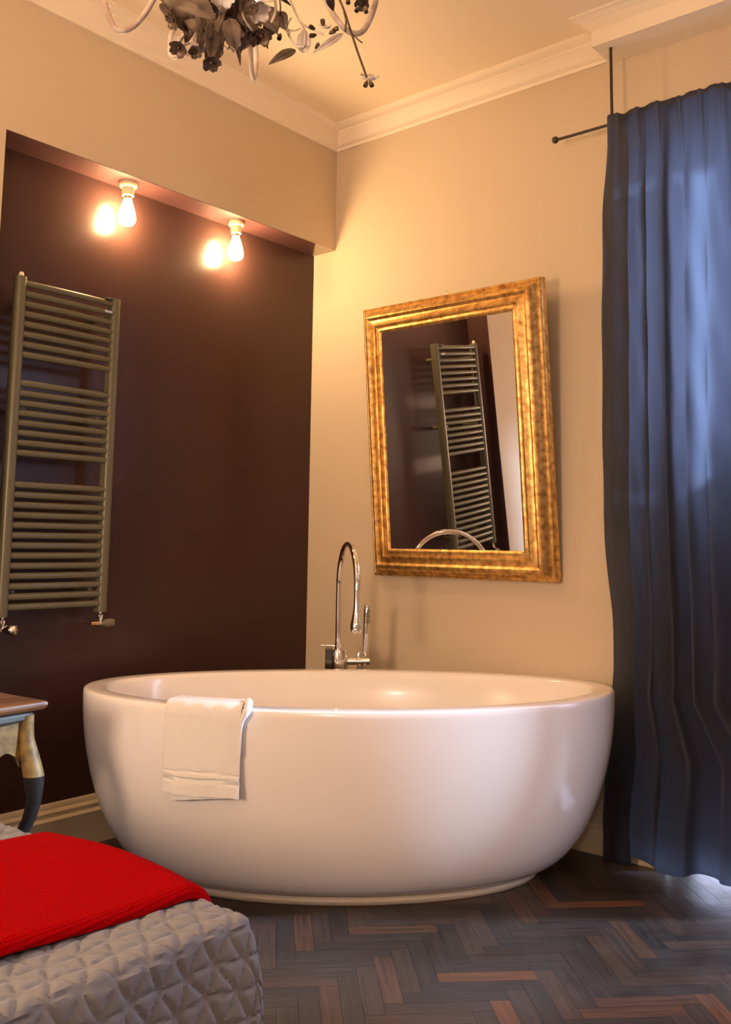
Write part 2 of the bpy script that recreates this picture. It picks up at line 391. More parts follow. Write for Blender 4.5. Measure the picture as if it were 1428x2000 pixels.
for d, dz in ((.03, .0005), (.055, 0), (.062, -.001), (.068, -.005), (.072, -.012), (.078, -.03), (.088, -.07), (.105, -.14), (.135, -.22), (.18, -.30), (.24, -.36), (.29, -.400), (.33, -.420), (.37, -.432)):
    ring(lambda th, d=d, dz=dz: tub_pt(th, A - d, max(B - d * (.98 if d < .3 else .98), .03), tub_rimz(th) + dz))
tub = thing('bathtub', 'large glossy white oval freestanding bathtub in the middle of the room', 'bathtub', TC)
g = G().grid(rows, closed=True); g.f.append([(len(rows) - 1) * NT + i for i in range(NT)]); g.f.append([i for i in range(NT)][::-1])
g.obj('basin', M['tub'], tub)
rows = []
for d, z in ((-.06, .0), (.0, .0), (.006, .006), (.008, .013), (.005, .020), (-.004, .026), (-.016, .029), (-.06, .029)):
    ring(lambda th, d=d, z=z: tub_pt(th, A2 + d, B2 + d, z))
g = G().grid(rows, closed=True); g.obj('plinth', M['tubbase'], tub)
g = G().lathe([(0, .004), (.02, .004), (.03, .002), (.032, 0)], tub_pt(0, 0, 0, TH - .432)); g.obj('drain', M['chrome'], tub)

# ------------------------------------------------------------------ towel over the rim
TW0, TW1 = 230.3, 247.3
def towel():
    def outn(th):      # outward unit direction in plan
        p = tub_pt(th + .01, A, B, 0) - tub_pt(th - .01, A, B, 0); n = Vector((p.y, -p.x, 0)).normalized()
        return n if n.dot(tub_pt(th, A, B, 0) - TC) > 0 else -n
    def path(th, off, drop_in, drop_out):
        """points from inside, over the rim, down the outside"""
        n = outn(th); rz = tub_rimz(th); out = tub_pt(th, A, B, 0); pts = []
        def Pn(d, z): q = out + n * d; return Vector((q.x, q.y, z))
        k = 8
        for i in range(k): pts.append(Pn(-.078 + off * -1 - .02 * (1 - i / (k - 1)) * 1.0 - .0, rz - drop_in + (drop_in - .012) * i / (k - 1)))
        for i in range(1, 5):
            q = i / 4 * pi / 2; pts.append(Pn(-.064 - (off + .012) * cos(q), rz - .008 + (.008 + off) * sin(q)))
        for i in range(1, 5): pts.append(Pn(-.064 + .052 * i / 4, rz + off))
        for i in range(1, 6):
            q = i / 5 * pi / 2; pts.append(Pn(-.012 + (off + .012) * sin(q), rz - .012 + (.012 + off) * cos(q)))
        m_ = 46
        for i in range(1, m_ + 1): pts.append(Pn(off + .001, rz - .012 - drop_out * i / m_))
        return pts, n
    t0, t1 = radians(TW0), radians(TW1)
    def layer(a0, a1, off, din, dfun, bands, mname, thick, flare):
        nu = 44; outer_, inner_ = [], []
        for i in range(nu + 1):
            u = i / nu; th = a0 + (a1 - a0) * u
            pts, n = path(th, off, din, dfun(u)); N = len(pts); row = []; row2 = []
            for j, p in enumerate(pts):
                v = max(0, (j - (N - 46)) / 45)
                d = .0015 * sin(u * 9 + v * 5) * v + .0012 * sin(u * 23 + 2)
                if bands:
                    w_ = v + .018 * sin(u * 3.2)
                    for c_ in (.735, .815, .845): d -= .0058 * exp(-((w_ - c_) / .010) ** 2)
                    d += .0022 * (1 if .745 < w_ < .808 else 0)
                e_ = min(u, 1 - u)
                d -= .004 * max(0, 1 - e_ / .03) ** 2
                side = (1 if u > .5 else -1)
                along = Vector((-n.y, n.x, 0)); q = p + n * d + along * flare * v * v * (u - .3)
                row.append(q); row2.append(q - (n * thick if v > 0 else (Vector((0, 0, 1)) * thick if 12 <= j < 20 else n * (-thick if j < 10 else thick))))
            outer_.append(row); inner_.append(row2)
        P = [list(r) + list(reversed(s)) for r, s in zip(outer_, inner_)]
        g = G().grid(P, closed=True); n_ = len(P[0]); h = n_ // 2
        for e_ in (0, nu):
            for j in range(h - 1): g.f.append([e_ * n_ + j, e_ * n_ + j + 1, e_ * n_ + n_ - 2 - j, e_ * n_ + n_ - 1 - j])
        return g
    tw = thing('bath_towel', 'white terry towel folded over the front rim of the bathtub', 'towel', tub_pt(radians(237), A, B, TH))
    layer(t0, t1, .0155, .06, lambda u: .212 + .018 * max(0, u - .35) + .006 * sin(u * 5), True, 'f', .005, 0).obj('front_layer', M['towel'], tw)
    layer(t0 + (t1 - t0) * .1, t1 - (t1 - t0) * .06, .0075, .05, lambda u: .237 - .02 * u, False, 'b', .004, 0).obj('back_layer', M['towel'], tw)
    # rolled selvedge loop at the right end
    n = outn(t1); rz = tub_rimz(t1); out = tub_pt(t1, A, B, 0)
    def Q(d, z): q = out + n * d; return Vector((q.x, q.y, z))
    al = Vector((-n.y, n.x, 0)); al = al if al.dot(R) > 0 else -al
    pts = [Q(-.05, rz + .012) + al * .002, Q(-.02, rz + .013) + al * .012, Q(.004, rz + .006) + al * .017, Q(.014, rz - .010) + al * .012, Q(.016, rz - .03) + al * .004, Q(.0165, rz - .07) + al * .0015, Q(.0165, rz - .12)]
    G().tube(cat(pts, 6), [.011 - .008 * min(1, max(0, (i - 16) / 12)) for i in range(37)], 12).obj('folded_edge', M['towel'], tw)
towel()

# ------------------------------------------------------------------ bath mixer
FB = Vector((-.280, -.306, 0)); FD = Vector((-.607, -.794, 0)); FR = Vector((R.x, R.y, 0)).normalized(); FF = Vector((F.x, F.y, 0)).normalized()
fx = thing('bath_mixer', 'tall chrome freestanding bath tap with arched spout and hand shower behind the bathtub', 'tap', FB)
g = G(); g.lathe([(0, 0), (.055, 0), (.055, .008), (.02, .012), (.014, .02), (.014, .50)], FB - FR * .012); g.lathe([(.014, .0), (.014, .5)], FB + FR * .02)
g.lathe([(0, 0), (.03, 0), (.03, .006), (.010, .01), (.010, .562)], FB + FR * .075)
g.lathe([(.011, .0), (.011, .56)], FB + FR * .095)
g.obj('column', M['chrome'], fx)
g = G(); g.lathe([(0, .505), (.028, .505), (.032, .515), (.034, .545), (.034, .600), (.032, .606), (0, .606)], FB, n=32)
g.obj('mixer_body', M['chrome'], fx)
g = G(); c0 = FB - FR * .040; bx = [c0 + FR * a + FF * b for a, b in ((-.012, -.03), (.014, -.03), (.014, .03), (-.012, .03))]
g.add([(p.x, p.y, .495) for p in bx] + [(p.x, p.y, .610) for p in bx], [(0, 3, 2, 1), (4, 5, 6, 7), (0, 1, 5, 4), (1, 2, 6, 5), (2, 3, 7, 6), (3, 0, 4, 7)])
bevel(g.obj('cartridge_block', M['chromed'], fx, smooth=False), .003)
g = G().lathe([(.0, .603), (.0155, .603), (.0155, .626), (.011, .630), (0, .630)], FB - FR * .003); g.obj('collar', M['chrome'], fx)
g = G(); g.tube([FB - FR * .008 + Vector((0, 0, .6175)), FB - FR * .070 + Vector((0, 0, .6185))], .0035); g.obj('lever', M['chrome'], fx)
SR = .157; zc_ = .838
pts = [FB - FR * .006 + Vector((0, 0, .62 + (zc_ - .62) * i / 8)) for i in range(9)]
for i in range(1, 33):
    q = pi * i / 32; pts.append(FB - FR * .006 + FD * (SR * (1 - cos(q))) + Vector((0, 0, zc_ + SR * sin(q))))
rad = [.0105] * len(pts)
g = G().tube(pts, rad, 16); g.obj('spout', M['chrome'], fx)
SE = FB - FR * .006 + FD * (2 * SR) 
g = G().lathe([(.0102, zc_ + .001), (.0102, zc_ - .02), (.0112, zc_ - .05), (.0135, zc_ - .075), (.0168, zc_ - .095), (.0198, zc_ - .110), (.0215, zc_ - .120), (.0212, zc_ - .128)], SE, n=28)
g.obj('teardrop_nozzle', M['chrome'], fx)
g = G().lathe([(.0205, zc_ - .1282), (.0212, zc_ - .131), (.0195, zc_ - .138), (.015, zc_ - .145), (0, zc_ - .146)], SE, n=28); g.obj('aerator', M['chrome'], fx)
g = G().tube([FB + FR * .030 + Vector((0, 0, .562)), FB + FR * .112 + Vector((0, 0, .564))], .0135, 20); g.obj('diverter_bar', M['chrome'], fx)
g = G().lathe([(0, .572), (.0085, .572), (.0085, .592), (.007, .596), (0, .596)], FB + FR * .072); g.obj('diverter_knob', M['chrome'], fx)
h0 = FB + FR * .097
g = G().tube([h0 + Vector((0, 0, .572)), h0 + Vector((0, 0, .60)), h0 + FR * .001 + Vector((0, 0, .67)), h0 + FR * .003 + Vector((0, 0, .735)), h0 + FR * .004 + Vector((0, 0, .762)), h0 + FR * .004 + Vector((0, 0, .768))], [.008, .0115, .0115, .0115, .0115, .009], 20)
hs = g.obj('hand_shower', M['chrome'], fx)
g = G()
for i in range(9): z = .703 + i * .006; g.tube([h0 + FR * .0028 + Vector((0, 0, z)), h0 + FR * .0028 + Vector((0, 0, z + .0025))], .0123, 20)
g.obj('grip_rings', M['chromed'], hs)
pts = cat([h0 + FF * .02 + Vector((0, 0, .56)), h0 + FF * .03 + Vector((0, 0, .45)), h0 + FF * .035 + FR * .03 + Vector((0, 0, .2)), FB + FR * .06 + FF * .03 + Vector((0, 0, .1)), FB + FR * .02 + FF * .03 + Vector((0, 0, .3)), FB + FR * .03 + FF * .015 + Vector((0, 0, .53))], 8)
G().tube(pts, .006, 8).obj('hose', M['chrome'], fx)

# ------------------------------------------------------------------ gilded mirror leaning off the wall
MW, MH, MY, MZ, MT = .8095, 1.0615, -.677, 1.4009, .0892
mo = Vector((-.04, MY, MZ - MH / 2 * cos(MT)))
mu = Vector((-.004, -1, 0)).normalized(); mv = Vector((-sin(MT), 0, cos(MT))); mn = mu.cross(mv); mn = mn if mn.x < 0 else -mn
mir = thing('wall_mirror', 'gold-framed rectangular mirror leaning forward on the beige wall, above the bathtub', 'mirror', mo)
fr = [(0, -.030), (0, -.003), (.004, .003), (.010, .006), (.013, .004), (.019, .008), (.024, .018), (.031, .028), (.038, .034), (.045, .036), (.051, .032), (.056, .027), (.063, .028), (.071, .033), (.078, .037), (.084, .035), (.087, .028), (.094, .027), (.100, .030), (.105, .028), (.110, .022), (.111, -.030)]
def mp_(s, t, d): return mo + mu * s + mv * t + mn * d
def frame_bar(parent):
    cor = [(-MW / 2, MH, 1, -1), (MW / 2, MH, -1, -1), (MW / 2, 0, -1, 1), (-MW / 2, 0, 1, 1)]
    P = []
    for s, t, ds, dt in cor + cor[:1]: P.append([mp_(s + ds * a, t + dt * a, d) for a, d in fr])
    Pn = []
    for k in range(4):                      # subdivide each side so the wobble of old carving shows
        for i in range(24):
            u = i / 24
            Pn.append([P[k][j].lerp(P[k + 1][j], u) + mn * (.0007 * sin(i * 1.9 + k * 2 + j * .4) if i else 0) for j in range(len(fr))])
    Pn.append(Pn[0])
    g = G().grid(Pn); return g
frame_bar(mir).obj('gilded_frame', M['gold'], mir)
g = G(); w2, d2 = MW / 2 - .1095, .023
g.add([mp_(-w2, .1095, d2), mp_(w2, .1095, d2), mp_(w2, MH - .1095, d2), mp_(-w2, MH - .1095, d2), mp_(-w2, .1095, d2 - .005), mp_(w2, .1095, d2 - .005), mp_(w2, MH - .1095, d2 - .005), mp_(-w2, MH - .1095, d2 - .005)],
      [(0, 1, 2, 3), (7, 6, 5, 4), (0, 4, 5, 1), (1, 5, 6, 2), (2, 6, 7, 3), (3, 7, 4, 0)]); g.obj('mirror_glass', M['glassm'], mir, smooth=False)
g = G(); g.add([mp_(-MW / 2 + .01, .01, -.028), mp_(MW / 2 - .01, .01, -.028), mp_(MW / 2 - .01, MH - .01, -.028), mp_(-MW / 2 + .01, MH - .01, -.028), mp_(-MW / 2 + .01, .01, -.034), mp_(MW / 2 - .01, .01, -.034), mp_(MW / 2 - .01, MH - .01, -.034), mp_(-MW / 2 + .01, MH - .01, -.034)],
      [(0, 1, 2, 3), (7, 6, 5, 4), (0, 4, 5, 1), (1, 5, 6, 2), (2, 6, 7, 3), (3, 7, 4, 0)]); g.obj('backing_board', M['bedwood'], mir, smooth=False)
g = G(); c0 = mp_(-.005, MH + .009, -.018)
g.tube([c0 + (mu * cos(q) + mv * sin(q)) * .007 for q in [i * 2 * pi / 14 for i in range(15)]], .0013, 8); g.obj('hanging_ring', M['brass'], mir)

# ------------------------------------------------------------------ towel radiator
RX0, RX1, RY = -1.4325, -1.1081, .0358
rd = thing('towel_radiator', 'tall grey-green ladder towel radiator on the dark plum wall', 'radiator', ((RX0 + RX1) / 2, RY, .8))
for x0, sgn in ((RX0, -1), (RX1, 1)):
    xc = x0 + sgn * .015; v = []
    sec = []
    for i in range(13):                     # D-shaped rail section, round side to the front
        q = pi * i / 12; sec.append((xc + .0165 * cos(q), RY - .002 - .014 * sin(q) ** .8 if 0 < i < 12 else RY - .002))
    sec += [(xc - .0165, RY + .018), (xc + .0165, RY + .018)]
    g = G().grid([[Vector((a, b, z)) for a, b in sec] for z in (.762, 1.820)], closed=True); n = len(sec); g.f += [list(range(n)), [n + i for i in range(n)][::-1]]
    rail = g.obj('rail', M['rad'], rd)
zs = [1.800 - .0325 * i for i in range(8)] + [1.481 - .0311 * i for i in range(8)] + [1.164 - (1.164 - .790) / 12 * i for i in range(13)]
proto = None
for z in zs:
    if proto is None:
        proto = G().tube([(RX0 - .004, RY - .001, z), (RX0 + .05, RY - .006, z), ((RX0 + RX1) / 2, RY - .008, z), (RX1 - .05, RY - .006, z), (RX1 + .004, RY - .001, z)], .0107, 14).obj('bar', M['rad'], rd); z0 = z
    else:
        o = proto.copy(); C.objects.link(o); o.parent = rd; o.location = (0, 0, z - z0)
for x_, nm in ((RX0 - .015, 'air_vent'),):
    G().lathe([(.0, 1.819), (.008, 1.819), (.008, 1.828), (.006, 1.834), (0, 1.835)], (x_, RY, 0)).obj('air_vent', M['porc'], rd)
G().box((RX1 - .034, RY - .021, 1.811), (RX1 - .005, RY - .003, 1.816)).obj('end_cap', M['rad'], rd)
G().box((RX1 - .038, RY - .0195, 1.763), (RX1 - .008, RY - .0175, 1.771)).obj('name_plate', M['label'], rd)
for x_ in (RX0 + .02, RX1 - .03):
    for z in (1.40, 1.745, .84):
        G().tube([(x_, RY + .005, z), (x_, ND + .001, z)], .009, 10).obj('wall_bracket', M['rad'], rd)
# valves
for x_, knob, rr, kx in ((RX0 - .012, M['chrome'], .0165, .022), (RX1 + .012, M['rad'], .014, .018)):
    v0 = G(); v0.lathe([(.006, .764), (.006, .755), (.0105, .752), (.0105, .738), (.008, .734), (.008, .72), (0, .718)], (x_, RY, 0), n=12)
    vo = v0.obj('valve', M['chrome'], rd)
    g = G(); g.tube([(x_, RY + .01, .724), (x_, ND, .724)], .008, 10); g.obj('pipe', M['chrome'], vo)
    g = G(); d = Vector((.55, -.83, 0)) if knob is M['chrome'] else Vector((.93, -.36, 0))
    a0 = Vector((x_, RY, .724)); g.lathe([(.006, .0), (.009, .01), (rr * .8, .014), (rr, .02), (rr, .042), (rr * .85, .047), (0, .048)], a0, d, 20); g.obj('valve_knob', knob, vo)
    g = G(); g.lathe([(.008, 0), (.007, .028), (0, .029)], a0, -d, 10); g.obj('valve_tail', M['brass'], vo)

# ------------------------------------------------------------------ bare bulbs under the lintel
def bulb_fitting(x_, label, proto=None):
    t = thing('bulb_holder', label, 'lamp', (x_, .060, LZ - t_), 'bare bulbs under the lintel')
    if proto:
        for ch in proto.children:
            c = ch.copy(); C.objects.link(c); c.parent = t
        return t
    z = LZ - t_
    h = G().lathe([(0, z), (.030, z), (.031, z - .004), (.031, z - .016), (.028, z - .020), (.0225, z - .021), (.0215, z - .038), (.0205, z - .050), (.0165, z - .052), (0, z - .052)], (x_, .060, 0), n=32).obj('porcelain_socket', M['porc'], t)
    G().lathe([(.0135, z - .051), (.0135, z - .060), (.0125, z - .062)], (x_, .060, 0), n=24).obj('screw_cap', M['brass'], t)
    pr = [(.012, .055), (.0135, .062), (.016, .072), (.020, .085), (.0245, .100), (.0285, .115), (.0308, .127), (.0308, .136), (.028, .146), (.021, .154), (.010, .1585), (0, .1595)]
    G().lathe([(r_, z - h_) for r_, h_ in pr], (x_, .060, 0), n=32).obj('bulb', M['bulb'], t)
    return t
b0 = bulb_fitting(-1.044, 'glowing bare bulb in a cream socket under the lintel, nearer the radiator')
bulb_fitting(-.526, 'glowing bare bulb in a cream socket under the lintel, nearer the room corner', b0)

# ------------------------------------------------------------------ curtain rod and curtain
cr_ = thing('curtain_rod', 'thin dark iron curtain rod hung from the cornice, ball end over the beige wall', 'curtain rod', (-.1, -1.34, 2.426))
G().tube([(-.1, -1.130, 2.426), (-.1, -3.5, 2.426)], .0052, 12).obj('rod', M['iron'], cr_)
G().ball((-.1, -1.124, 2.427), .0125, 10).obj('finial', M['iron'], cr_)
G().tube([(-.1, -1.339, 2.422), (-.1, -1.339, 2.702)], .0052, 12).obj('drop_rod', M['iron'], cr_)
G().tube([(-.1, -3.3, 2.422), (-.1, -3.3, 2.702)], .0052, 12).obj('drop_rod', M['iron'], cr_)
def interp(tab, q):
    if q <= tab[0][0]: return tab[0][1]
    for (a, b), (c, d) in zip(tab, tab[1:]):
        if q <= c: return b + (d - b) * (q - a) / (c - a)
    return tab[-1][1]
edge = [(0, -1.254), (.14, -1.256), (.38, -1.282), (.605, -1.308), (.78, -1.314), (1.11, -1.308), (1.79, -1.311), (2.09, -1.319), (2.33, -1.335), (2.44, -1.332)]
edge2 = [(0, -1.87), (.36, -1.87), (.54, -1.735), (2.44, -1.765)]
hem = [(0, .010), (.075, .010), (.09, .046), (.13, .048), (.20, .028), (.34, .043), (.41, .038), (.62, .04)]
cur = thing('curtain', 'floor-length dark navy curtain hanging beside the bathtub', 'curtain', (-.1, -1.55, .02))
def curtain():
    NU, NV = 330, 110; Wd = .60; P = []
    rng = random.Random(3)
    fr_ = [(rng.uniform(5, 9), rng.uniform(0, 6.3), rng.uniform(.4, 1)) for _ in range(3)]
    for j in range(NV + 1):
        row = []
        for i in range(NU + 1):
            u = i / NU; zt = 2.449 + .003 * sin(u * 40); zb = interp(hem, u * Wd)
            z = zb + (zt - zb) * (j / NV)
            y0 = interp(edge, z); y1 = interp(edge2, z)
            y = y0 + (y1 - y0) * u
            hgt = (zt - z)
            k = min(1, hgt / .30)                                   # tape at the top is nearly flat
            w_ = u + .010 * sin(z * 2.1 + u * 7) + .006 * sin(z * 5 + 2)
            fold = sin(2 * pi * w_ * 5.0 + .6) * .55 + sin(2 * pi * w_ * 11.3 + z * .35) * .16 + sin(2 * pi * w_ * 2.6 + 2) * .6
            amp = .006 + .016 * k * (.75 + .25 * sin(z * 1.3))
            x_ = -.113 - fold * amp
            sm1 = max(0, 1 - u / .30); sm2 = min(1, max(0, (1.05 - z) / .45)); x_ += .058 * sm1 * sm1 * (3 - 2 * sm1) * sm2 * sm2 * (3 - 2 * sm2)
            pin = exp(-((u * 6.2) % 1 - .5) ** 2 / .008) * (1 - k) * .012
            x_ -= pin
            x_ += .0022 * sin(z * 17 + u * 50) * k + .003 * sin(z * 7 - u * 23 + 1) * k * (1 - min(1, z / 1.6)) * 2
            if u < .035: x_ -= .012 * (1 - u / .035) * k
            row.append(Vector((x_, y + .010 * sin(2 * pi * w_ * 6.5) * k * min(1, u * 12), z)))
        P.append(row)
    g = G().grid(P); return g
c_ = curtain().obj('cloth', M['curtain'], cur)
sm = c_.modifiers.new('thick', 'SOLIDIFY'); sm.thickness = .0025
ring0 = None
for i in range(7):
    if ring0 is None: ring0 = G().tube([Vector((-.1 + .0075 * cos(q), -1.36, 2.426 + .0075 * sin(q))) for q in [k * 2 * pi / 12 for k in range(13)]], .0012, 6).obj('ring', M['iron'], cur)
    else: o = ring0.copy(); C.objects.link(o); o.parent = cur; o.location = (0, -.058 * i, 0)

# ------------------------------------------------------------------ bed, quilt, blanket
BXE, BYE, BZ = -1.975, -1.628, .464
bed = thing('bed', 'bed under the grey quilted cover in the lower left corner', 'bed', (-3.1, -1.0, 0))
bevel(G().box((-4.15, BYE + .02, .24), (BXE - .02, -.22, BZ - .012)).obj('mattress', M['mattress'], bed, smooth=False), .03, 4)
bevel(G().box((-4.15, BYE + .03, .10), (BXE - .03, -.23, .239)).obj('bed_base', M['bedwood'], bed, smooth=False), .005)
for x_ in (-4.05, BXE - .12):
    for y in (BYE + .1, -.33): G().lathe([(.02, 0), (.026, .1)], (x_, y, 0), n=14).obj('leg', M['bedwood'], bed)
def drape(a, b, top=BZ, rnd=.030, flare=.10):
    """cloth coordinates: a over the foot edge (+X), b over the near edge (-Y); negative = on top"""
    a, b = a + rnd, b + rnd
    da, db = max(0, a), max(0, b); d = sqrt(da * da + db * db)
    bx, by = BXE - rnd + min(a, 0), BYE + rnd - min(b, 0)
    if d < 1e-9: return Vector((bx, by, top)), Vector((0, 0, 1))
    dx, dy = da / d, -db / d
    L = rnd * pi / 2
    if d < L: q = d / rnd; o, z = rnd * sin(q), top - rnd * (1 - cos(q)); n = Vector((dx * sin(q), dy * sin(q), cos(q)))
    else: o, z = rnd + (d - L) * flare, top - rnd - (d - L); n = Vector((dx, dy, flare))
    return Vector((bx + dx * o, by + dy * o, z)), n.normalized()
def quilt():
    def axis(hi, fine0, far):
        v = []; q = hi
        while q > fine0: v.append(q); q -= .0045
        while q > far: v.append(q); q -= .03
        return v[::-1]
    As = axis(.36, -.95, -2.05); Bs = axis(.36, -.72, -1.56)
    s_ = .044
    P = []
    for a in As:
        row = []
        for b in Bs:
            p, n = drape(a, b, rnd=.018)
            wa = a + .004 * sin(b * 60); wb = b + .004 * sin(a * 55)
            h = 0; k3 = sqrt(3) / 2
            m_ = 1
            for fx_, fy_ in ((0, 1), (k3, .5), (-k3, .5)):
                q = (wa * fx_ * .92 + wb * fy_) / (s_ * k3); q = abs(q - round(q)) * s_ * k3
                h += exp(-(q / .0025) ** 2); m_ = min(m_, q)
            puff = min(1, m_ / .0075); puff = puff * (2 - puff)
            hh = .0036 * puff - .0016 * min(h, 1)
            wr = .004 * sin(a * 21 + b * 9 + sin(b * 14)) * (1 if b > -.0 else .25)
            side = max(0, b) + max(0, a)
            wr += .008 * sin(a * 17 + 1.2) * min(1, max(0, b) / .12) + .008 * sin(b * 19) * min(1, max(0, a) / .12)
            row.append(p + n * (hh + wr))
        P.append(row)
    q = G().grid(P).obj('quilt', M['quilt']); sm = q.modifiers.new('t', 'SOLIDIFY'); sm.thickness = .006
    q['label'] = 'silver-grey quilted bedspread stitched in small triangles over the bed'; q['category'] = 'bedspread'
quilt()
def blanket():
    P = []; nb = 90; na = 190
    for i in range(na + 1):
        a = .085 - i * (1.2 / na); row = []
        for j in range(nb + 1):
            v = j / nb; b = -.115 - .40 * v                     # b runs from near edge to far edge
            b += .012 * sin(a * 5 + 1) * (1 - v)
            p, n = drape(a, -1, rnd=.040, flare=.02)
            p.y = BYE - b
            e_ = min(v, 1 - v) * .40; th = .017 * sqrt(min(1, e_ / .012)) if e_ < .012 else .017
            ee = min(1, max(0, (.085 - a)) / .01)
            bulge = .007 * sin(pi * v) + .004 * sin(a * 12 + v * 4)
            row.append(p + n * (.008 + th * (.4 + .6 * ee) + bulge))
        P.append(row)
    o = G().grid(P).obj('blanket', M['red']); sm = o.modifiers.new('t', 'SOLIDIFY'); sm.thickness = .012; sm.offset = -1
    o['label'] = 'bright red knitted throw folded across the grey bedspread'; o['category'] = 'blanket'
blanket()

# ------------------------------------------------------------------ small cabriole table
TX1, TY0, TZ = -1.592, -.462, .590; TX0, TY1 = -1.905, -.10
tb = thing('side_table', 'small antique table with walnut top and curved gilded legs, between bed and radiator', 'table', ((TX0 + TX1) / 2, (TY0 + TY1) / 2, 0))
def tline(off):
    x0, x1, y0, y1 = TX0 - off, TX1 + off, TY0 - off, TY1 + off; pts = []
    N = 14
    for i in range(N): u = i / N; pts.append((x0 + (x1 - x0) * u, y0 - .014 * sin(pi * u) * (1 if True else 0)))
    for i in range(N): u = i / N; pts.append((x1 - .012 * sin(pi * u), y0 + (y1 - y0) * u))
    for i in range(N): u = i / N; pts.append((x1 + (x0 - x1) * u, y1))
    for i in range(N): u = i / N; pts.append((x0 + .012 * sin(pi * u), y1 + (y0 - y1) * u))
    return pts
rows = [[Vector((a, b, z)) for a, b in tline(o)] for o, z in ((-.03, TZ - .022), (-.006, TZ - .022), (0, TZ - .016), (.002, TZ - .010), (0, TZ - .003), (-.005, TZ), (-.02, TZ))]
g = G().grid(rows, closed=True); n = len(rows[0]); g.f.append([(len(rows) - 1) * n + i for i in range(n)]); g.f.append(list(range(n))[::-1]); g.obj('table_top', M['tabletop'], tb)
rows = [[Vector((a, b, z)) for a, b in tline(o)] for o, z in ((-.028, TZ - .022), (-.024, TZ - .030), (-.026, TZ - .045), (-.034, TZ - .052), (-.034, TZ - .022))]
G().grid(rows, closed=True).obj('frieze', M['tablegrey'], tb)
def apron(p0, p1, inward):
    p0, p1 = Vector(p0), Vector(p1); top, bot = [], []; N = 30; v = []; f = []
    for i in range(N + 1):
        u = i / N; p = p0.lerp(p1, u); dz = .085 - .045 * max(0, 1 - abs(u - .12) / .16) ** 1 * 0
        arch = .128 - .016 * exp(-((u - .22) / .10) ** 2) - .016 * exp(-((u - .78) / .10) ** 2) + .02 * exp(-(u / .06) ** 2) + .02 * exp(-((1 - u) / .06) ** 2)
        sw = .010
        v += [Vector((p.x, p.y, TZ - .045)), Vector((p.x, p.y, TZ - arch * 1.1)), Vector((p.x, p.y, TZ - arch * 1.1)) + inward * .018, Vector((p.x, p.y, TZ - .045)) + inward * .018]
    for i in range(N):
        for k in range(4): f.append((i * 4 + k, i * 4 + (k + 1) % 4, (i + 1) * 4 + (k + 1) % 4, (i + 1) * 4 + k))
    return G().add(v, f)
e = .032
apron((TX0 + e, TY0 + e, 0), (TX1 - e, TY0 + e, 0), Vector((0, 1, 0))).obj('apron', M['tablegold'], tb)
apron((TX1 - e, TY0 + e, 0), (TX1 - e, TY1 - e, 0), Vector((-1, 0, 0))).obj('apron', M['tablegold'], tb)
apron((TX0 + e, TY0 + e, 0), (TX0 + e, TY1 - e, 0), Vector((1, 0, 0))).obj('apron', M['tablegold'], tb)
apron((TX0 + e, TY1 - e, 0), (TX1 - e, TY1 - e, 0), Vector((0, -1, 0))).obj('apron', M['tablegold'], tb)
lp = [(-.012, .555, .019), (-.012, .52, .020), (-.011, .495, .021), (-.006, .465, .024), (0, .43, .027), (.004, .405, .0285), (.006, .382, .026), (.008, .344, .020), (.001, .30, .019), (-.012, .26, .018), (-.024, .20, .016), (-.030, .13, .014), (-.027, .07, .013), (-.018, .03, .015), (-.010, .012, .018), (-.006, .0, .018)]
for cx_, cy_, sx, sy in ((TX1, TY0, 1, -1), (TX0, TY0, -1, -1), (TX1, TY1, 1, 1), (TX0, TY1, -1, 1)):
    def sect(o, z, r_):
        c0 = Vector((cx_ - sx * .024 + sx * o, cy_ - sy * .024 + sy * o, z)); d1 = Vector((sx, sy, 0)).normalized(); d2 = Vector((-d1.y, d1.x, 0))
        return [c0 + (d1 * cos(q) * (1.15 if cos(q) > 0 else .8) + d2 * sin(q)) * r_ * .95 for q in [k * 2 * pi / 16 for k in range(16)]]
    lo = [sect(*q) for q in lp[5:]]; up = [sect(*q) for q in lp[:6]]
    g = G().grid(lo, closed=True); g.f += [list(range(16)), [(len(lo) - 1) * 16 + i for i in range(16)]]; leg = g.obj('leg', M['tabledark'], tb)
    g = G().grid(up, closed=True); g.f += [list(range(16)), [(len(up) - 1) * 16 + i for i in range(16)]]; g.obj('gilded_knee', M['tablegold'], leg)

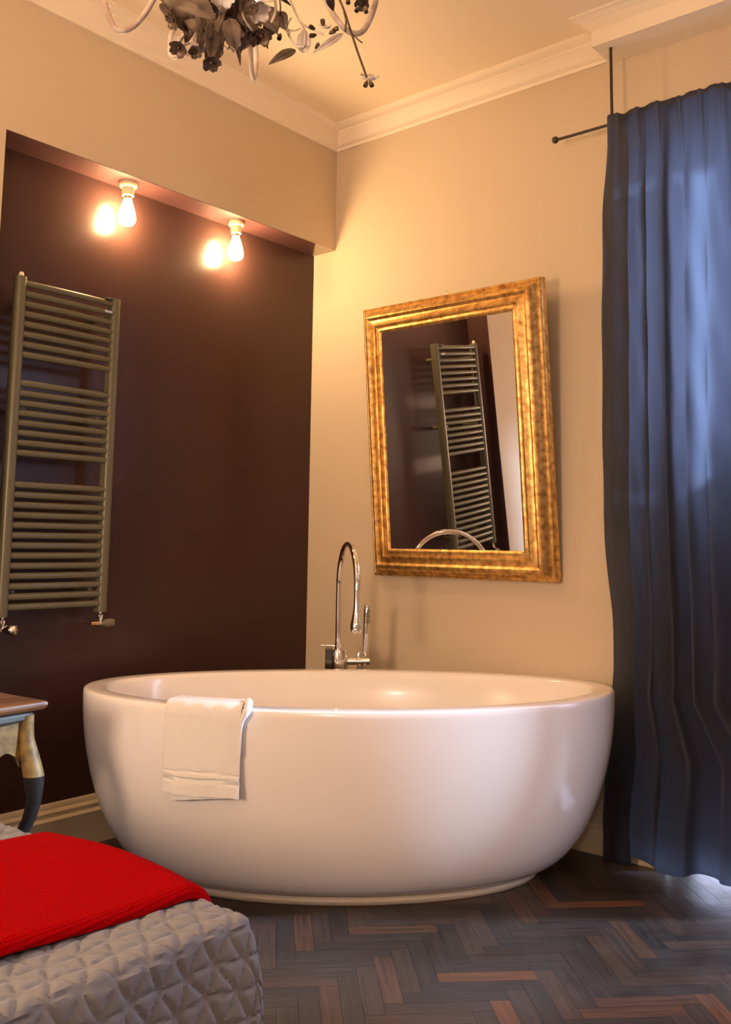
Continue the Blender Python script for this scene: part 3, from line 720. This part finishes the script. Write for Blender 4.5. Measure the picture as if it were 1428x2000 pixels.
# ------------------------------------------------------------------ chandelier
HUB = at(468, 28, 2.22)
ch = thing('chandelier', 'painted metal chandelier of curling arms, leaves and flowers hanging from the ceiling', 'chandelier', HUB)
hx, hy, hz = HUB
G().lathe([(0, .06), (.012, .055), (.02, .03), (.016, .0), (.03, -.02), (.04, -.045), (.03, -.07), (.012, -.085), (0, -.10)], HUB, n=20).obj('hub', M['leafd'], ch)
G().tube([HUB + Vector((0, 0, .05)), (hx, hy, HC)], .006, 10).obj('suspension_rod', M['arm'], ch)
G().lathe([(.05, HC), (.045, HC - .02), (.01, HC - .035)], (hx, hy, 0)).obj('ceiling_rose', M['arm'], ch)
fyaw = atan2(F.y, F.x); ryaw = atan2(R.y, R.x)
arms = [0, 90, 132, 180, 232, 308]
for k, ang in enumerate(arms):
    d = Vector((cos(ryaw + radians(ang)), sin(ryaw + radians(ang)), 0)); zb = (-.040 if ang in (0, 180) else -.012 if ang == 90 else .005)
    pr = [(.02, .04), (.09, .095), (.155, .095), (.195, .050), (.225, -.005), (.258, zb), (.292, zb + .004), (.318, .03), (.318, .075), (.290, .105), (.262, .095), (.262, .070)]
    am = G().tube(cat([HUB + d * r_ + Vector((0, 0, z - .0)) for r_, z in pr], 8), .0068, 12).obj('arm', M['arm'], ch)
    tip = HUB + d * .305 + Vector((0, 0, .11))
    G().lathe([(0, 0), (.012, .002), (.022, .012), (.026, .02), (.024, .02), (.010, .008)], tip, n=16).obj('candle_cup', M['arm'], am)
    G().lathe([(.010, .006), (.010, .075), (0, .076)], tip, n=14).obj('candle_sleeve', M['leafl'], am)
    G().lathe([(.006, .076), (.014, .09), (.017, .105), (.013, .125), (.005, .145), (0, .15)], tip, n=14).obj('candle_bulb', M['candle'], am)
    if k in (0, 2, 4):
        l = bpy.data.lights.new('candle_light', 'POINT'); l.energy = CH_W / 3; l.color = WARM; l.shadow_soft_size = .03
        lo = bpy.data.objects.new('candle_light', l); C.objects.link(lo); lo.location = tip + Vector((0, 0, .185))

def leaf(base, tip, width, nrm, curl=.12, m='leafd', cup=.18, parent=ch):
    base, tip, nrm = Vector(base), Vector(tip), Vector(nrm); ax = tip - base; L = ax.length; ax.normalize()
    nrm = (nrm - ax * nrm.dot(ax)).normalized(); sd_ = ax.cross(nrm); P = []; N = 14
    for i in range(N + 1):
        u = i / N; wd = width / 2 * (sin(pi * min(1, u ** .8)) ** .75) * (1 - .25 * u) if 0 < i < N else .0006
        row = []
        for j in range(-5, 6):
            s = j / 5
            row.append(base + ax * L * u + sd_ * wd * s + nrm * (-curl * L * (u - .5) ** 2 * 2 + cup * wd * abs(s) ** 1.3 - (.0015 if j == 0 else 0) + .04 * wd * sin(u * 20) * abs(s)))
        P.append(row)
    g = G().grid(P); o = g.obj('leaf', M[m], parent); sm = o.modifiers.new('t', 'SOLIDIFY'); sm.thickness = .0012; return o
def flower(c, axis, r_, m='flowerd', npet=5, parent=ch, cup=.5):
    c, a = Vector(c), Vector(axis).normalized(); t = a.orthogonal().normalized(); s = a.cross(t); g = G()
    for k in range(npet):
        q = 2 * pi * k / npet + r_ * 99; d = t * cos(q) + s * sin(q); e_ = a.cross(d); P = []
        for i in range(7):
            u = i / 6; row = []
            for j in range(-3, 4):
                v = j / 3; wd = r_ * .52 * sin(pi * (.12 + .80 * u)) ** .8
                row.append(c + d * r_ * (.12 + .88 * u) + e_ * wd * v + a * (cup * r_ * (u * u * .8 + .25 * v * v * u)))
            P.append(row)
        g.grid(P)
    g.ball(c + a * r_ * .15, r_ * .2, 6)
    o = g.obj('flower', M[m], parent); sm = o.modifiers.new('t', 'SOLIDIFY'); sm.thickness = .0010; return o
def bud(c, a, r_, L, m='flowerd'):
    G().lathe([(r_ * .35, 0), (r_ * .8, L * .3), (r_, L * .7), (r_ * .95, L), (r_ * .6, L * .98), (r_ * .3, L * .6)], c, a, 12).obj('bud', M[m], ch)
toward = -F
def P3(x_, y_, z_): return at(x_, y_, z_)
# (base px, tip px, depth base, depth tip, width, material, normal tilt)
LV = [((325, -20), (418, 30), 2.10, 2.02, .085, 'leafd', (0, .3)), ((318, 0), (352, 52), 2.20, 2.16, .045, 'leafd', (.4, 0)), ((345, 5), (372, 68), 2.14, 2.15, .060, 'leafd', (.2, -.2)),
      ((370, 15), (392, 66), 2.16, 2.12, .055, 'leafd', (-.2, .1)), ((398, 20), (412, 72), 2.15, 2.10, .040, 'leafd', (.5, 0)), ((405, 30), (386, 108), 2.16, 2.14, .036, 'leafd', (-.5, 0)),
      ((418, 40), (412, 118), 2.12, 2.10, .042, 'leafd', (.3, .1)), ((432, 30), (430, 105), 2.20, 2.16, .034, 'leafd', (-.4, 0)), ((447, 34), (462, 97), 2.10, 2.09, .046, 'leafd', (.05, .05)),
      ((460, 80), (471, 126), 2.12, 2.12, .013, 'leafd', (.8, 0)), ((470, 20), (500, 60), 2.14, 2.12, .046, 'leafd', (0, .4)), ((482, 10), (510, 48), 2.2, 2.15, .040, 'leafd', (.3, 0)),
      ((520, 10), (541, 62), 2.16, 2.13, .045, 'leafd', (.1, .1)), ((545, 22), (557, 58), 2.14, 2.14, .036, 'leafd', (-.3, 0)), ((512, 42), (545, 66), 2.12, 2.12, .016, 'leafd', (0, .9)),
      ((578, 95), (525, 123), 2.14, 2.12, .026, 'leafd', (0, .2)), ((592, 102), (594, 54), 2.16, 2.16, .038, 'leafl', (.1, -.2)), ((672, 64), (612, 103), 2.12, 2.10, .017, 'leafl', (.1, -.3)),
      ((640, -12), (652, 22), 2.14, 2.16, .022, 'leafd', (.1, 0)), ((560, -20), (500, 5), 2.2, 2.2, .04, 'leafl', (0, .4)), ((300, -30), (330, 12), 2.2, 2.18, .03, 'leafd', (.5, 0)),
      ((350, -10), (420, -2), 2.25, 2.2, .06, 'leafd', (0, .5)), ((430, -20), (436, 30), 2.25, 2.22, .04, 'leafd', (.3, 0)), ((455, -10), (448, 36), 2.18, 2.2, .034, 'flowerd', (0, .2)),
      ((400, -5), (398, 44), 2.28, 2.26, .05, 'flowerd', (.2, .1)), ((375, 40), (362, 86), 2.2, 2.2, .03, 'flowerd', (0, 0)), ((425, 70), (402, 112), 2.18, 2.17, .026, 'flowerd', (.4, 0)),
      ((545, -10), (575, -30), 2.2, 2.2, .03, 'leafl', (0, 0)), ((700, -8), (720, 8), 2.2, 2.2, .02, 'flowerd', (0, .3))]
for a, b, za, zb, wd, m_, tl in LV:
    leaf(P3(*a, za), P3(*b, zb), wd, toward + R * tl[0] + U * tl[1], m=m_)
rl = random.Random(11)
for i in range(64):                        # the dense crown around the hub
    ang = rl.uniform(0, 2 * pi); r0 = rl.uniform(.01, .085); el = rl.uniform(-1.1, .7); L = rl.uniform(.05, .085)
    d = Vector((cos(ang) * cos(el), sin(ang) * cos(el), sin(el))); b = HUB + Vector((cos(ang) * r0, sin(ang) * r0, rl.uniform(-.06, .10))) - R * .025
    leaf(b, b + d * L, rl.uniform(.025, .045), Vector((rl.uniform(-1, 1), rl.uniform(-1, 1), rl.uniform(-.3, 1))), m=rl.choice(['leafd', 'leafd', 'leafd', 'flowerd', 'flowerd', 'leafl']))
FL = [((350, 92), 2.12, .022, 'flowerd', (-.2, -.7)), ((352, 82), 2.16, .020, 'leafl', (-.5, .5)), ((511, 68), 2.12, .024, 'flowerd', (0, -.8)), ((495, 74), 2.13, .018, 'flowerd', (-.5, -.4)),
      ((505, 20), 2.10, .026, 'leafl', (.3, -.6)), ((488, 14), 2.08, .020, 'flowerd', (0, 0)), ((412, 120), 2.10, .022, 'flowerd', (.3, -.9)), ((382, 100), 2.14, .016, 'flowerd', (0, -.5)),
      ((635, 55), 2.15, .014, 'leafl', (.1, .8)), ((707, 5), 2.2, .018, 'flowerd', (0, -.6)), ((415, 20), 2.1, .020, 'flowerd', (-.2, -.4)), ((440, -6), 2.06, .022, 'leafl', (0, -.6)), ((560, 62), 2.15, .009, 'leafl', (.4, .4)),
      ((720, 156), 2.18, .022, 'leafl', (.1, .9)), ((212, 4), 2.25, .013, 'arm', (-.5, -.6)), ((340, 40), 2.12, .02, 'flowerd', (-.6, -.5)), ((470, 40), 2.2, .02, 'flowerd', (0, -.6))]
for c, z, r_, m_, tl in FL: flower(P3(*c, z), toward * .5 + R * tl[0] + U * tl[1], r_, m_)
for c, a in (((616, 58), (-.6, .2)), ((618, 68), (-.7, -.3)), ((632, 52), (-.1, .5)), ((643, 66), (.5, .1)), ((622, 84), (-.2, -1)), ((648, 60), (.9, .2)), ((548, 66), (-.2, -1)), ((717, 158), (-.3, -1)), ((722, 158), (.4, -1)), ((680, -4), (0, -1)), ((700, 12), (-.3, -1)), ((712, 14), (.3, -1))):
    bud(P3(*c, 2.15), R * a[0] + U * a[1] + toward * .4, .0055, .016)
def wire(pts, r_=.0022, m='arm'):
    G().tube(cat([P3(x_, y_, z_) for x_, y_, z_ in pts], 6), r_, 8).obj('tendril', M[m], ch)
wire([(562, -15, 2.18), (575, 18, 2.17), (590, 46, 2.16), (610, 56, 2.15), (632, 68, 2.15)], .0028)
wire([(590, 46, 2.16), (597, 68, 2.16), (596, 88, 2.16), (588, 93, 2.16)])
wire([(560, 55, 2.16), (566, 72, 2.16), (578, 90, 2.15), (594, 91, 2.15)], .003)
wire([(560, 55, 2.16), (563, 45, 2.16), (569, 35, 2.16)], .0018)
wire([(560, 57, 2.16), (575, 60, 2.16), (588, 55, 2.16)], .0018)
wire([(655, -20, 2.2), (672, 20, 2.19), (685, 60, 2.18), (700, 105, 2.18), (717, 152, 2.18)], .0026, 'flowerd')
wire([(672, 24, 2.19), (676, 40, 2.19), (674, 62, 2.19)], .0022, 'flowerd')
wire([(688, 66, 2.18), (698, 76, 2.18), (708, 84, 2.18)], .0016, 'flowerd')
wire([(545, -10, 2.15), (548, 15, 2.14), (545, 30, 2.14)], .0018, 'flowerd')
wire([(476, 0, 2.1), (474, 25, 2.1), (479, 40, 2.1), (492, 60, 2.12)], .0022)
wire([(435, 10, 2.1), (424, 25, 2.1), (412, 38, 2.12)], .002)
wire([(388, 88, 2.12), (374, 84, 2.12), (360, 88, 2.12)], .003)
# beaded strand
pts = cat([P3(534, -10, 2.12), P3(539, 12, 2.12), P3(536, 30, 2.12), P3(531, 42, 2.12)], 7); g = G()
for p in pts: g.ball(p, .0036, 5)
g.obj('bead_strand', M['arm'], ch)
